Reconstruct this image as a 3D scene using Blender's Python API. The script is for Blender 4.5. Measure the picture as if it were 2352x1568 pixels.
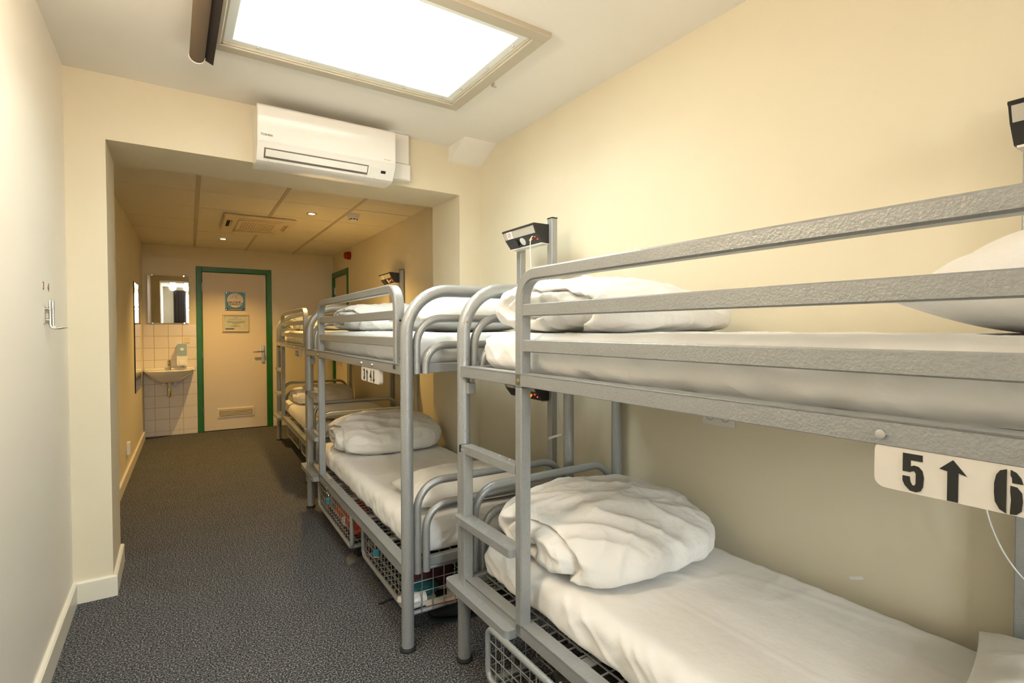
import bpy, math, random
from mathutils import Vector, Matrix, noise
PI = math.pi
for o in list(bpy.data.objects): bpy.data.objects.remove(o)
scn = bpy.context.scene
C = scn.collection
random.seed(7)

# ------------------------------------------------------------------ camera
yaw, pit, rol = math.radians(33.22), math.radians(1.315), math.radians(-0.056)
fwd = Vector((math.sin(yaw)*math.cos(pit), math.cos(yaw)*math.cos(pit), -math.sin(pit)))
rgt = Vector((math.cos(yaw), -math.sin(yaw), 0)); upv = rgt.cross(fwd)
r2 = rgt*math.cos(rol)+upv*math.sin(rol); u2 = upv*math.cos(rol)-rgt*math.sin(rol)
cd = bpy.data.cameras.new('camera'); cam = bpy.data.objects.new('camera', cd); C.objects.link(cam)
cd.sensor_width = 36; cd.lens = 1194.8/2352*36; cd.clip_start = .02
cam.matrix_world = Matrix(((r2.x,u2.x,-fwd.x,0),(r2.y,u2.y,-fwd.y,0),(r2.z,u2.z,-fwd.z,1.36),(0,0,0,1)))
scn.camera = cam

# ------------------------------------------------------------------ world and lights
w = bpy.data.worlds.new('sky'); scn.world = w; w.use_nodes = True
w.node_tree.nodes['Background'].inputs[0].default_value = (.95,.98,1,1)
w.node_tree.nodes['Background'].inputs[1].default_value = 26
def portal(name, loc, rot, sx, sy):
    l = bpy.data.lights.new(name,'AREA'); l.shape='RECTANGLE'; l.size=sx; l.size_y=sy
    l.cycles.is_portal = True
    o = bpy.data.objects.new(name,l); C.objects.link(o); o.location=loc; o.rotation_euler=rot
portal('skylight_portal',(.77,2.27,3.10),(0,0,0),1.0,.76)
portal('window_portal',(.50,-3.04,1.85),(-PI/2,0,PI),.76,1.3)
WARM = (1,.62,.19)
NEAR_W = 8.5
def lamp_light(name, loc, watts, col, ang, blend=.6, rad=.03, rot=(0,0,0)):
    l = bpy.data.lights.new(name,'SPOT'); l.energy=watts; l.color=col; l.spot_size=math.radians(ang)
    l.spot_blend=blend; l.shadow_soft_size=rad
    o = bpy.data.objects.new(name,l); C.objects.link(o); o.location=loc; o.rotation_euler=rot
    return o
vs = scn.view_settings
vs.view_transform='Standard'; vs.look='None'; vs.exposure=1.0; vs.gamma=1; vs.use_curve_mapping=False

# ------------------------------------------------------------------ helpers
class MB:
    def __init__(s): s.v=[]; s.f=[]
    def add(s, vs, fs):
        b=len(s.v); s.v+=[tuple(p) for p in vs]; s.f+=[tuple(i+b for i in f) for f in fs]; return s
    def box(s,x0,x1,y0,y1,z0,z1,bev=0):
        if x0>x1:x0,x1=x1,x0
        if y0>y1:y0,y1=y1,y0
        if z0>z1:z0,z1=z1,z0
        if bev<=0:
            vs=[(x,y,z) for x in(x0,x1) for y in(y0,y1) for z in(z0,z1)]
            return s.add(vs,[(0,1,3,2),(4,6,7,5),(0,4,5,1),(2,3,7,6),(0,2,6,4),(1,5,7,3)])
        bev=min(bev,(x1-x0)*.49,(y1-y0)*.49,(z1-z0)*.49)
        vs=[];idx={}
        X=(x0,x1);Y=(y0,y1);Z=(z0,z1)
        for i in(0,1):
            for j in(0,1):
                for k in(0,1):
                    dx=bev*(1-2*i);dy=bev*(1-2*j);dz=bev*(1-2*k)
                    for a,p in enumerate(((X[i],Y[j]+dy,Z[k]+dz),(X[i]+dx,Y[j],Z[k]+dz),(X[i]+dx,Y[j]+dy,Z[k]))):
                        idx[i,j,k,a]=len(vs);vs.append(p)
        fs=[]
        for i in(0,1):
            q=[idx[i,0,0,0],idx[i,1,0,0],idx[i,1,1,0],idx[i,0,1,0]];fs.append(q if i else q[::-1])
            q=[idx[0,i,0,1],idx[0,i,1,1],idx[1,i,1,1],idx[1,i,0,1]];fs.append(q if i else q[::-1])
            q=[idx[0,0,i,2],idx[1,0,i,2],idx[1,1,i,2],idx[0,1,i,2]];fs.append(q if i else q[::-1])
        for j in(0,1):
            for k in(0,1):
                q=[idx[0,j,k,1],idx[1,j,k,1],idx[1,j,k,2],idx[0,j,k,2]];fs.append(q if (j+k)%2==1 else q[::-1])
                q=[idx[j,0,k,0],idx[j,1,k,0],idx[j,1,k,2],idx[j,0,k,2]];fs.append(q[::-1] if (j+k)%2==1 else q)
                q=[idx[j,k,0,0],idx[j,k,1,0],idx[j,k,1,1],idx[j,k,0,1]];fs.append(q if (j+k)%2==1 else q[::-1])
        for i in(0,1):
            for j in(0,1):
                for k in(0,1):
                    q=[idx[i,j,k,0],idx[i,j,k,1],idx[i,j,k,2]];fs.append(q if (i+j+k)%2==1 else q[::-1])
        return s.add(vs,fs)
    def tube(s,pts,r,n=12,caps=True):
        pts=[Vector(p) for p in pts];N=len(pts)
        t=[(pts[min(i+1,N-1)]-pts[max(i-1,0)]).normalized() for i in range(N)]
        u=t[0].orthogonal().normalized();vs=[]
        for i in range(N):
            u=(u-t[i]*u.dot(t[i])).normalized();v=t[i].cross(u)
            rr=r[i] if isinstance(r,(list,tuple)) else r
            for k in range(n):
                a=2*PI*k/n;vs.append(pts[i]+u*(rr*math.cos(a))+v*(rr*math.sin(a)))
        fs=[(i*n+k,i*n+(k+1)%n,(i+1)*n+(k+1)%n,(i+1)*n+k) for i in range(N-1) for k in range(n)]
        if caps: fs+=[tuple(range(n))[::-1],tuple((N-1)*n+k for k in range(n))]
        return s.add(vs,fs)
    def sweep(s,pts,prof,b):
        pts=[Vector(p) for p in pts];b=Vector(b);N=len(pts);n=len(prof);vs=[]
        for i in range(N):
            if 0<i<N-1:
                d0=(pts[i]-pts[i-1]).normalized();d1=(pts[i+1]-pts[i]).normalized()
                t=(d0+d1).normalized();k=1/max(.5,t.dot(d0))
            else: t=(pts[min(i+1,N-1)]-pts[max(i-1,0)]).normalized();k=1
            m=b.cross(t).normalized()
            for (a,c) in prof: vs.append(pts[i]+b*a+m*(c*k))
        fs=[(i*n+k,i*n+(k+1)%n,(i+1)*n+(k+1)%n,(i+1)*n+k) for i in range(N-1) for k in range(n)]
        fs+=[tuple(range(n))[::-1],tuple((N-1)*n+k for k in range(n))]
        return s.add(vs,fs)
    def lathe(s,prof,n=24,c=(0,0,0),axis='z',caps=True):
        vs=[]
        for (r,h) in prof:
            for k in range(n):
                a=2*PI*k/n;x,y=r*math.cos(a),r*math.sin(a)
                p={'z':(x,y,h),'y':(x,-h,y),'x':(h,x,y)}[axis]
                vs.append((p[0]+c[0],p[1]+c[1],p[2]+c[2]))
        N=len(prof)
        fs=[(i*n+k,i*n+(k+1)%n,(i+1)*n+(k+1)%n,(i+1)*n+k) for i in range(N-1) for k in range(n)]
        if caps: fs+=[tuple(range(n))[::-1],tuple((N-1)*n+k for k in range(n))]
        return s.add(vs,fs)
    def prism(s,poly,d,axes):
        """poly: 2d points; d: (lo,hi); axes e.g. 'xyz' = poly axes then extrude axis"""
        ix={'x':0,'y':1,'z':2};n=len(poly);vs=[]
        for h in d:
            for p in poly:
                q=[0,0,0];q[ix[axes[0]]]=p[0];q[ix[axes[1]]]=p[1];q[ix[axes[2]]]=h;vs.append(q)
        fs=[(k,(k+1)%n,n+(k+1)%n,n+k) for k in range(n)]+[tuple(range(n))[::-1],tuple(range(n,2*n))]
        return s.add(vs,fs)
    def mesh(s,name,mat,ang=35):
        m=bpy.data.meshes.new(name);m.from_pydata(s.v,[],s.f)
        import bmesh
        b=bmesh.new();b.from_mesh(m);bmesh.ops.recalc_face_normals(b,faces=b.faces);b.to_mesh(m);b.free()
        m.polygons.foreach_set('use_smooth',[True]*len(m.polygons))
        m.set_sharp_from_angle(angle=math.radians(ang))
        if mat: m.materials.append(mat)
        return m
    def build(s,name,mat,parent=None,loc=None,rot=None,ang=35):
        return put(name,s.mesh(name,mat,ang),parent,loc,rot)
def put(name,mesh,parent=None,loc=None,rot=None):
    o=bpy.data.objects.new(name,mesh);C.objects.link(o)
    if parent: o.parent=parent
    if loc is not None: o.location=loc
    if rot is not None: o.rotation_euler=rot
    return o
def rpath(pts,r,n=7):
    pts=[Vector(p) for p in pts];out=[pts[0]]
    for i in range(1,len(pts)-1):
        a=(pts[i-1]-pts[i]);b=(pts[i+1]-pts[i]);ang=a.angle(b)
        rr=r[i-1] if isinstance(r,(list,tuple)) else r
        d=rr/math.tan(ang/2);a.normalize();b.normalize()
        c=pts[i]+(a+b).normalized()*(rr/math.sin(ang/2))
        p0=pts[i]+a*d;p1=pts[i]+b*d;v0=p0-c;v1=p1-c;A=v0.angle(v1)
        for k in range(n+1):
            t=k/n;out.append(c+(v0*math.sin((1-t)*A)+v1*math.sin(t*A))/math.sin(A))
    out.append(pts[-1]);return out
def rrect(x0,x1,y0,y1,r,n=5):
    out=[]
    for cx,cy,a in((x1-r,y1-r,0),(x0+r,y1-r,90),(x0+r,y0+r,180),(x1-r,y0+r,270)):
        for k in range(n+1):
            t=math.radians(a+90*k/n);out.append((cx+r*math.cos(t),cy+r*math.sin(t)))
    return out
def tag(o,label=None,cat=None,group=None,kind=None):
    if label:o['label']=label
    if cat:o['category']=cat
    if group:o['group']=group
    if kind:o['kind']=kind
    return o
def thing(name,label,cat,loc=(0,0,0),rz=0,group=None):
    o=bpy.data.objects.new(name,None);C.objects.link(o);o.empty_display_size=.05
    o.location=loc;o.rotation_euler=(0,0,rz);return tag(o,label,cat,group)
def struct(o): o['kind']='structure';return o
FACE_X=(PI/2,0,-PI/2)     # lettering read by someone looking toward +x
FACE_Y=(PI/2,0,0)         # looking toward +y
FACE_L=(PI/2,0,PI/2)      # looking toward -x
def text(name,s,size,mat,parent,loc,rot,ext=.0006,align='CENTER',sx=1,bold=0):
    c=bpy.data.curves.new(name,'FONT');c.body=s;c.size=size;c.extrude=ext;c.align_x=align;c.align_y='CENTER';c.offset=bold
    o=bpy.data.objects.new('tmp',c);C.objects.link(o)
    m=bpy.data.meshes.new_from_object(o);bpy.data.objects.remove(o);m.name=name
    m.materials.clear();m.materials.append(mat)
    if sx!=1: m.transform(Matrix.Diagonal((sx,1,1,1)))
    return put(name,m,parent,loc,rot)

# ------------------------------------------------------------------ materials
def mat(name,col,rough=.5,metal=0,bump=0,bscale=50,var=0,vscale=3,var_col=None,spec=.5,bdetail=3,bdist=.01,emit=None,estr=0,trans=0,alpha=1,coat=0):
    m=bpy.data.materials.new(name);m.use_nodes=True;nt=m.node_tree;p=nt.nodes['Principled BSDF']
    p.inputs['Base Color'].default_value=(*col,1);p.inputs['Roughness'].default_value=rough
    p.inputs['Metallic'].default_value=metal;p.inputs['Specular IOR Level'].default_value=spec
    p.inputs['Coat Weight'].default_value=coat
    if trans:p.inputs['Transmission Weight'].default_value=trans
    if alpha<1:p.inputs['Alpha'].default_value=alpha
    if emit:
        p.inputs['Emission Color'].default_value=(*emit,1);p.inputs['Emission Strength'].default_value=estr
    tc=nt.nodes.new('ShaderNodeTexCoord')
    if var:
        n=nt.nodes.new('ShaderNodeTexNoise');n.inputs['Scale'].default_value=vscale;n.inputs['Detail'].default_value=4
        nt.links.new(tc.outputs['Object'],n.inputs['Vector'])
        r=nt.nodes.new('ShaderNodeMapRange');r.inputs['From Min'].default_value=.3;r.inputs['From Max'].default_value=.7
        nt.links.new(n.outputs['Fac'],r.inputs['Value'])
        mx=nt.nodes.new('ShaderNodeMix');mx.data_type='RGBA'
        c2=var_col or tuple(c*(1-var) for c in col)
        mx.inputs['A'].default_value=(*col,1);mx.inputs['B'].default_value=(*c2,1)
        nt.links.new(r.outputs['Result'],mx.inputs['Factor']);nt.links.new(mx.outputs['Result'],p.inputs['Base Color'])
    if bump:
        n=nt.nodes.new('ShaderNodeTexNoise');n.inputs['Scale'].default_value=bscale;n.inputs['Detail'].default_value=bdetail
        nt.links.new(tc.outputs['Object'],n.inputs['Vector'])
        b=nt.nodes.new('ShaderNodeBump');b.inputs['Strength'].default_value=bump;b.inputs['Distance'].default_value=bdist
        nt.links.new(n.outputs['Fac'],b.inputs['Height']);nt.links.new(b.outputs['Normal'],p.inputs['Normal'])
    return m
M={}
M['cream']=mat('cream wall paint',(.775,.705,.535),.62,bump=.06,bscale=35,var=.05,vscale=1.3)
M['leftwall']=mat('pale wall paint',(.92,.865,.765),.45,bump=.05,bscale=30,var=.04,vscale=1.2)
M['ceiling']=mat('white ceiling paint',(.90,.87,.81),.7,bump=.04,bscale=40,var=.03,vscale=2)
M['skirt']=mat('cream gloss skirting',(.82,.77,.65),.35)
M['panel']=mat('mineral ceiling tile',(.76,.69,.55),.85,bump=.25,bscale=260,bdist=.002)
M['tbar']=mat('ceiling grid bar',(.50,.43,.31),.5)
M['steel']=mat('silver hammered paint',(.405,.42,.42),.38,metal=.4,bump=.55,bscale=190,bdist=.002,bdetail=2,var=.10,vscale=140)
M['chrome']=mat('chrome',(.75,.75,.74),.12,metal=1)
M['satin']=mat('satin steel',(.6,.58,.54),.3,metal=1)
M['silver']=mat('silver lacquer',(.50,.47,.41),.45)
M['wire']=mat('galvanised wire',(.5,.5,.48),.4,metal=.7)
M['black']=mat('black plastic',(.018,.018,.018),.38)
M['rubber']=mat('black rubber',(.015,.015,.015),.7)
M['ink']=mat('black stencil ink',(.02,.021,.018),.6)
M['sheet']=mat('white cotton sheet',(.87,.86,.84),.85,bump=.35,bscale=9,bdist=.02,bdetail=6,spec=.2)
M['duvet']=mat('white cotton duvet',(.87,.86,.83),.85,bump=.5,bscale=13,bdist=.02,bdetail=5,spec=.2)
M['plate']=mat('cream number plate',(.80,.76,.69),.4)
M['white']=mat('white plastic',(.82,.80,.76),.28,spec=.5)
M['acwhite']=mat('glossy white plastic',(.86,.84,.80),.16,coat=.4)
M['trimwhite']=mat('white trim',(.85,.85,.83),.4)
M['skyframe']=mat('beige skylight trim',(.55,.50,.40),.5)
M['green']=mat('green gloss paint',(.018,.17,.016),.35,var=.25,vscale=9)
M['door']=mat('cream door paint',(.74,.63,.46),.45,var=.04,vscale=2)
M['doorlow']=mat('cream vent plastic',(.78,.68,.50),.45)
M['gapgrey']=mat('grey louvre shadow gap',(.16,.14,.12),.7)
M['ventdark']=mat('vent shadow brown',(.22,.14,.07),.9)
M['dark']=mat('dark void',(.01,.01,.01),.9)
M['tile']=mat('white glazed tile',(.80,.73,.64),.14,var=.04,vscale=4)
M['grout']=mat('beige grout',(.55,.45,.31),.9)
M['ceramic']=mat('white ceramic',(.83,.80,.72),.1,coat=.5)
M['mirror']=mat('mirror silver',(.9,.9,.9),.015,metal=1)
M['curtain']=mat('dark brown curtain',(.035,.025,.02),.9)
M['blind']=mat('brown blind fabric',(.17,.12,.075),.8,bump=.2,bscale=300,bdist=.001)
M['red']=mat('red fabric',(.45,.025,.025),.7,var=.6,vscale=25,var_col=(.65,.10,.03))
M['redp']=mat('red plastic',(.32,.02,.015),.4)
M['orange']=mat('orange fabric',(.65,.16,.04),.7,var=.4,vscale=20)
M['teal']=mat('teal fabric',(.015,.11,.12),.8)
M['maroon']=mat('maroon fabric',(.07,.015,.02),.8)
M['blue']=mat('blue padlock enamel',(.05,.24,.36),.35)
M['brass']=mat('brass',(.5,.38,.16),.3,metal=.9)
M['paper']=mat('printed paper',(.72,.66,.52),.8,var=.12,vscale=30)
M['bookcover']=mat('book cover',(.70,.62,.50),.5)
M['greyshoe']=mat('grey sole',(.16,.145,.12),.8)
M['darkshoe']=mat('black shoe fabric',(.02,.021,.022),.8)
M['shirt']=mat('mixed dark clothing',(.03,.03,.035),.9,var=.5,vscale=18,var_col=(.10,.085,.06))
M['olive']=mat('olive cloth',(.16,.16,.03),.9)
M['soapblue']=mat('blue soap bottle plastic',(.30,.42,.42),.25)
M['signblue']=mat('blue sign print',(.02,.19,.28),.3)
M['signdark']=mat('dark sign print',(.015,.03,.045),.4)
M['signcream']=mat('cream sign print',(.70,.60,.46),.4)
M['goldframe']=mat('pale wood frame',(.62,.50,.30),.4)
M['cable']=mat('white cable',(.80,.79,.76),.4)
M['lens']=mat('frosted lens',(.8,.8,.76),.5)
M['redled']=mat('red indicator',(.8,.02,.02),.4,emit=(1,.03,.02),estr=3)
M['orangeled']=mat('orange switch',(.8,.28,.02),.4,emit=(1,.3,.02),estr=.6)
M['bulb']=mat('lit bulb',(1,.9,.7),.4,emit=(1,.80,.50),estr=14)
M['globe']=mat('opal glass globe',(.9,.85,.75),.3,emit=(1,.82,.58),estr=4)
M['brickm']=mat('far red brick',(.30,.13,.07),.9,var=.3,vscale=6)
def thin_glass(nm='clear glazing',tint=(.96,.98,.97,1)):
    m=bpy.data.materials.new(nm);m.use_nodes=True;nt=m.node_tree
    for n in list(nt.nodes): nt.nodes.remove(n)
    out=nt.nodes.new('ShaderNodeOutputMaterial');t=nt.nodes.new('ShaderNodeBsdfTransparent');g=nt.nodes.new('ShaderNodeBsdfGlossy')
    t.inputs[0].default_value=tint;g.inputs['Roughness'].default_value=.02
    mx=nt.nodes.new('ShaderNodeMixShader');mx.inputs[0].default_value=.05
    nt.links.new(t.outputs[0],mx.inputs[1]);nt.links.new(g.outputs[0],mx.inputs[2]);nt.links.new(mx.outputs[0],out.inputs[0]);return m
M['glass']=thin_glass()
M['roofglass']=thin_glass('daylight dimming roof glazing',(.70,.715,.71,1))  # tint added to the roof pane to cut daylight down the shaft
def opal():
    m=bpy.data.materials.new('opal plastic strip');m.use_nodes=True;nt=m.node_tree;p=nt.nodes['Principled BSDF']
    p.inputs['Base Color'].default_value=(.88,.88,.85,1);t=nt.nodes.new('ShaderNodeBsdfTranslucent');t.inputs[0].default_value=(.8,.82,.78,1)
    mx=nt.nodes.new('ShaderNodeMixShader');mx.inputs[0].default_value=.12
    nt.links.new(p.outputs[0],mx.inputs[1]);nt.links.new(t.outputs[0],mx.inputs[2]);nt.links.new(mx.outputs[0],nt.nodes['Material Output'].inputs[0]);return m
M['opal']=opal()
def carpet():
    m=bpy.data.materials.new('charcoal loop carpet');m.use_nodes=True;nt=m.node_tree;p=nt.nodes['Principled BSDF']
    p.inputs['Roughness'].default_value=1;p.inputs['Specular IOR Level'].default_value=.05
    tc=nt.nodes.new('ShaderNodeTexCoord')
    a=nt.nodes.new('ShaderNodeTexNoise');a.inputs['Scale'].default_value=150;a.inputs['Detail'].default_value=2;a.inputs['Roughness'].default_value=.7
    b=nt.nodes.new('ShaderNodeTexNoise');b.inputs['Scale'].default_value=5;b.inputs['Detail'].default_value=3
    nt.links.new(tc.outputs['Object'],a.inputs['Vector']);nt.links.new(tc.outputs['Object'],b.inputs['Vector'])
    r=nt.nodes.new('ShaderNodeValToRGB');e=r.color_ramp.elements
    e[0].position=.38;e[0].color=(.02,.0205,.022,1);e[1].position=.70;e[1].color=(.46,.455,.455,1)
    k=e.new(.52);k.color=(.092,.091,.094,1)
    nt.links.new(a.outputs['Fac'],r.inputs[0])
    mx=nt.nodes.new('ShaderNodeMix');mx.data_type='RGBA';mx.blend_type='MULTIPLY';mx.inputs['Factor'].default_value=.5
    mr=nt.nodes.new('ShaderNodeMapRange');mr.inputs['From Min'].default_value=.3;mr.inputs['From Max'].default_value=.7;mr.inputs['To Min'].default_value=.8;mr.inputs['To Max'].default_value=1
    nt.links.new(b.outputs['Fac'],mr.inputs['Value']);nt.links.new(r.outputs[0],mx.inputs['A']);nt.links.new(mr.outputs[0],mx.inputs['B'])
    nt.links.new(mx.outputs['Result'],p.inputs['Base Color'])
    bu=nt.nodes.new('ShaderNodeBump');bu.inputs['Strength'].default_value=.7;bu.inputs['Distance'].default_value=.006
    nt.links.new(a.outputs['Fac'],bu.inputs['Height']);nt.links.new(bu.outputs[0],p.inputs['Normal']);return m
M['carpet']=carpet()

# ------------------------------------------------------------------ the two rooms
XL,XR,YN,YF,ZC=-.425,1.90,-2.9,3.332,2.645           # near room
OPL,OPR,YB,ZO=-.265,1.735,3.79,2.32                  # opening between the rooms
ZR=2.447
RA=math.radians(-1.45);PX,PY=.35,8.01                # the rear room stands slightly askew
cR,sR=math.cos(RA),math.sin(RA)
def RW(x,y,z=0): return (PX+x*cR-y*sR,PY+x*sR+y*cR,z)
def rear(o,x=0,y=0,z=0): o.location=RW(x,y,z);o.rotation_euler=(0,0,RA);return o
RL,RRt=-.65,1.675                                    # rear room side walls, rear-local x

struct(MB().box(-1,2.6,-3.1,8.6,-.06,0).build('floor',M['carpet']))
# skylight hole in the near ceiling
SX0,SX1,SY0,SY1=.20,1.335,1.875,2.66
cm=MB();cm.box(XL-.2,SX0,YN-.2,YF+.1,ZC,ZC+.1);cm.box(SX1,XR+.2,YN-.2,YF+.1,ZC,ZC+.1)
cm.box(SX0,SX1,YN-.2,SY0,ZC,ZC+.1);cm.box(SX0,SX1,SY1,YF+.1,ZC,ZC+.1)
# boxed-in corner where ceiling, wall and lintel meet
cm.prism([(3.09,ZC+.001),(YF+.02,ZC+.001),(YF+.02,2.535),(3.30,2.55)],(1.65,XR+.02),'yzx')
struct(cm.build('ceiling',M['ceiling']))
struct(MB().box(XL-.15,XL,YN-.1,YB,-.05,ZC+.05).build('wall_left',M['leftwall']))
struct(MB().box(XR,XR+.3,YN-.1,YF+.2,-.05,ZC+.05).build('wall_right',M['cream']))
dv=MB();dv.box(XL-.2,OPL,YF,YB,-.05,ZC+.05);dv.box(OPR,XR+.3,YF,YB,-.05,ZC+.05);dv.box(OPL,OPR,YF,YB,ZO,ZC+.05)
struct(dv.build('wall_divider',M['cream']))
# wall behind the camera, with the window
WX0,WX1,WZ0,WZ1=.12,.88,1.20,2.50
wb=MB();wb.box(XL-.2,WX0,YN-.15,YN,-.05,ZC+.05);wb.box(WX1,XR+.2,YN-.15,YN,-.05,ZC+.05);wb.box(WX0,WX1,YN-.15,YN,-.05,WZ0);wb.box(WX0,WX1,YN-.15,YN,WZ1,ZC+.05)
struct(wb.build('wall_near',M['cream']))
wn=thing('window_1',None,None,((WX0+WX1)/2,YN-.08,WZ0));del_k=[wn.pop(k,None) for k in('label','category')];struct(wn)
fm=MB();h=WZ1-WZ0;hw=(WX1-WX0)/2
for x in(-hw,-.03,hw-.06): fm.box(x,x+.06,-.03,.03,0,h)
for z in(0,h*.62,h-.06): fm.box(-hw,hw,-.028,.028,z,z+.06)
fm.build('window_frame',M['trimwhite'],wn)
MB().box(-hw+.03,hw-.03,-.003,.003,.03,h-.03).build('pane',M['glass'],wn)
# rear room shell
rw=MB();rw.box(RL-.15,RL,-4.3,.15,-.05,ZR+.1);rear(struct(rw.build('wall_rear_left',M['cream'])))
DW=.767;DH=2.125                                     # door leaf
bk=MB();bk.box(RL-.2,-.07,0,.15,-.05,ZR+.1);bk.box(DW+.07,RRt+.2,0,.15,-.05,ZR+.1);bk.box(-.07,DW+.07,0,.15,DH+.07,ZR+.1);bk.box(-.07,DW+.07,.10,.15,-.05,DH+.1)
rear(struct(bk.build('wall_back',M['cream'])))
D2a,D2b=-.84,-.06                                    # right door, rear-local y of its leaf
rr=MB();rr.box(RRt,RRt+.15,-4.32,D2a-.06,-.05,ZR+.1);rr.box(RRt,RRt+.15,D2a-.06,.1,DH+.07,ZR+.1);rr.box(RRt+.1,RRt+.15,D2a-.06,.1,-.05,DH+.1);rr.box(RRt,RRt+.15,D2b+.05,.1,-.05,DH+.1)
rear(struct(rr.build('wall_rear_right',M['cream'])))
# suspended ceiling: hangers slab + grid bars + tiles as children
cr_=MB();cr_.box(RL-.1,RRt+.1,-4.3,.1,ZR+.02,ZR+.1)
ce=rear(struct(cr_.build('ceiling_rear',M['tbar'])))
xs=[RL,-.08,.52,1.12,RRt];ys=[0,-.66,-1.30,-1.94,-2.585,-3.225,-3.87,-4.24]
for x in xs[1:-1]: MB().box(x-.014,x+.014,-4.24,0,ZR,ZR+.02).build('grid_bar',M['tbar'],ce)
for y in ys[1:-1]: MB().box(RL,RRt,y-.010,y+.010,ZR+.006,ZR+.0205).build('grid_bar',M['tbar'],ce)
CAS=(.14,.77,-2.50,-1.68)                            # cassette unit footprint
for i in range(4):
    for j in range(7):
        x0=xs[i]+(.0 if i==0 else .014);x1=xs[i+1]-(.0 if i==3 else .014);y1=ys[j]-.007;y0=ys[j+1]+.007
        t=MB().box(x0,x1,y0,y1,ZR+random.choice((.001,.002,.003)),ZR+.019,.002).build('ceiling_tile',M['panel'],ce)
# skirtings
def skirt(name,pts,h=.105,t=.018,inward=1):
    m=MB();m.sweep([(x,y,h/2) for x,y in pts],[(-h/2,0),(h/2-.006,0),(h/2,.006),(h/2,t),(-h/2,t)],(0,0,1));return struct(m.build(name,M['skirt']))
skirt('baseboard_left',[(XL+.018,YN+.05),(XL+.018,YF-.018),(OPL+.018,YF-.018),(OPL+.018,YB+.0)])
def rskirt(name,x0,x1,y0,y1): rear(struct(MB().box(x0,x1,y0,y1,0,.105,.004).build(name,M['skirt'])))
rskirt('baseboard_rear_left',RL,RL+.018,-4.2,-.17)
rskirt('baseboard_back',DW+.075,RRt,-.018,0)
rskirt('baseboard_rear_right',RRt-.018,RRt,-4.2,D2a-.07)
struct(MB().box(XR-.018,XR,YN,YF,0,.105,.004).build('baseboard_right',M['skirt']))

# ------------------------------------------------------------------ skylight
sk=thing('window_2',None,None,((SX0+SX1)/2,(SY0+SY1)/2,ZC));[sk.pop(k,None) for k in('label','category')];struct(sk)
cx,cy=(SX0+SX1)/2,(SY0+SY1)/2;hx,hy=(SX1-SX0)/2,(SY1-SY0)/2
ox0,ox1,oy0,oy1=.145-cx,1.40-cx,1.815-cy,2.722-cy
for a in((ox0,ox1,oy0,-hy),(ox0,ox1,hy,oy1),(ox0,-hx,-hy,hy),(hx,ox1,-hy,hy)):
    MB().box(*a,-.022,.004,.004).build('trim_board',M['skyframe'],sk)
for a in((-hx,hx,-hy,-hy+.008),(-hx,hx,hy-.008,hy),(-hx,-hx+.008,-hy,hy),(hx-.008,hx,-hy,hy)):
    MB().box(*a,-.016,.05).build('trim_lip',M['skyframe'],sk)
st=.045
for a in((-hx,hx,hy-st,hy-.008),(-hx,hx,-hy+.008,-hy+st),(hx-st,hx-.008,-hy+st,hy-st),(-hx+.008,-hx+st,-hy+st,hy-st)):
    s_=MB().box(*a,-.006,.006,.002).build('retaining_strip',M['opal'],sk)
for x in(-.42,-.2,.03,.28,.5): MB().lathe([(.006,0),(.005,-.003)],10,(x,hy-.026,-.006)).build('screw',M['satin'],sk)
for y in(-.28,-.05,.22): MB().lathe([(.006,0),(.005,-.003)],10,(hx-.026,y,-.006)).build('screw',M['satin'],sk)
MB().box(-hx+.01,hx-.01,-hy+.01,hy-.01,.043,.047).build('pane',M['glass'],sk)
# splayed shaft
tx0,tx1,ty0,ty1,tz=-.46,.46,-.33,.34,.40
def quad(mb,a,b,c,d,t):
    n=(Vector(b)-Vector(a)).cross(Vector(d)-Vector(a)).normalized()*t
    P=[Vector(p) for p in(a,b,c,d)];mb.add(P+[p+n for p in P],[(0,1,2,3),(7,6,5,4),(0,4,5,1),(1,5,6,2),(2,6,7,3),(3,7,4,0)])
B=[(-hx,-hy,.05),(hx,-hy,.05),(hx,hy,.05),(-hx,hy,.05)];T=[(tx0,ty0,tz),(tx1,ty0,tz),(tx1,ty1,tz),(tx0,ty1,tz)]
for i in range(4):
    j=(i+1)%4;q=MB();quad(q,B[i],T[i],T[j],B[j],-.02);q.build('shaft_wall',M['trimwhite'],sk)
for a in((tx0-.02,tx1+.02,ty0-.02,ty0+.035),(tx0-.02,tx1+.02,ty1-.035,ty1+.02),(tx0-.02,tx0+.035,ty0+.0351,ty1-.0351),(tx1-.035,tx1+.02,ty0+.0351,ty1-.0351)):
    MB().box(*a,tz-.02,tz+.03,.004).build('roof_frame',M['trimwhite'],sk)
MB().box(tx0,tx1,ty0,ty1,tz+.005,tz+.011).build('pane',M['roofglass'],sk)
# catch for the blind
hk=MB();hk.box(1.396,1.404,2.305,2.325,ZC-.035,ZC);hk.box(1.396,1.42,2.311,2.319,ZC-.038,ZC-.033)
tag(hk.build('blind_hook',M['satin']),'small metal hook on the edge of the skylight trim','hook')
bl=thing('roller_blind','brown roller blind rolled up beside the skylight','blind',(.113,1.9,ZC-.06))
MB().tube([(0,-1.2,0),(0,.86,0)],.030,20).build('fabric_roll',M['blind'],bl)
MB().lathe([(.033,0),(.033,.012),(.02,.016)],20,(0,.858,0),'y').build('end_cap',M['white'],bl)
MB().prism([(.026,.004),(.064,-.014),(.064,-.011),(.026,.008)],(-1.2,.872),'xzy').build('fabric_flap',M['curtain'],bl)
for y in(-1.0,.6): MB().box(-.012,.012,y,y+.03,.02,.06).build('bracket',M['white'],bl)

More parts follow.
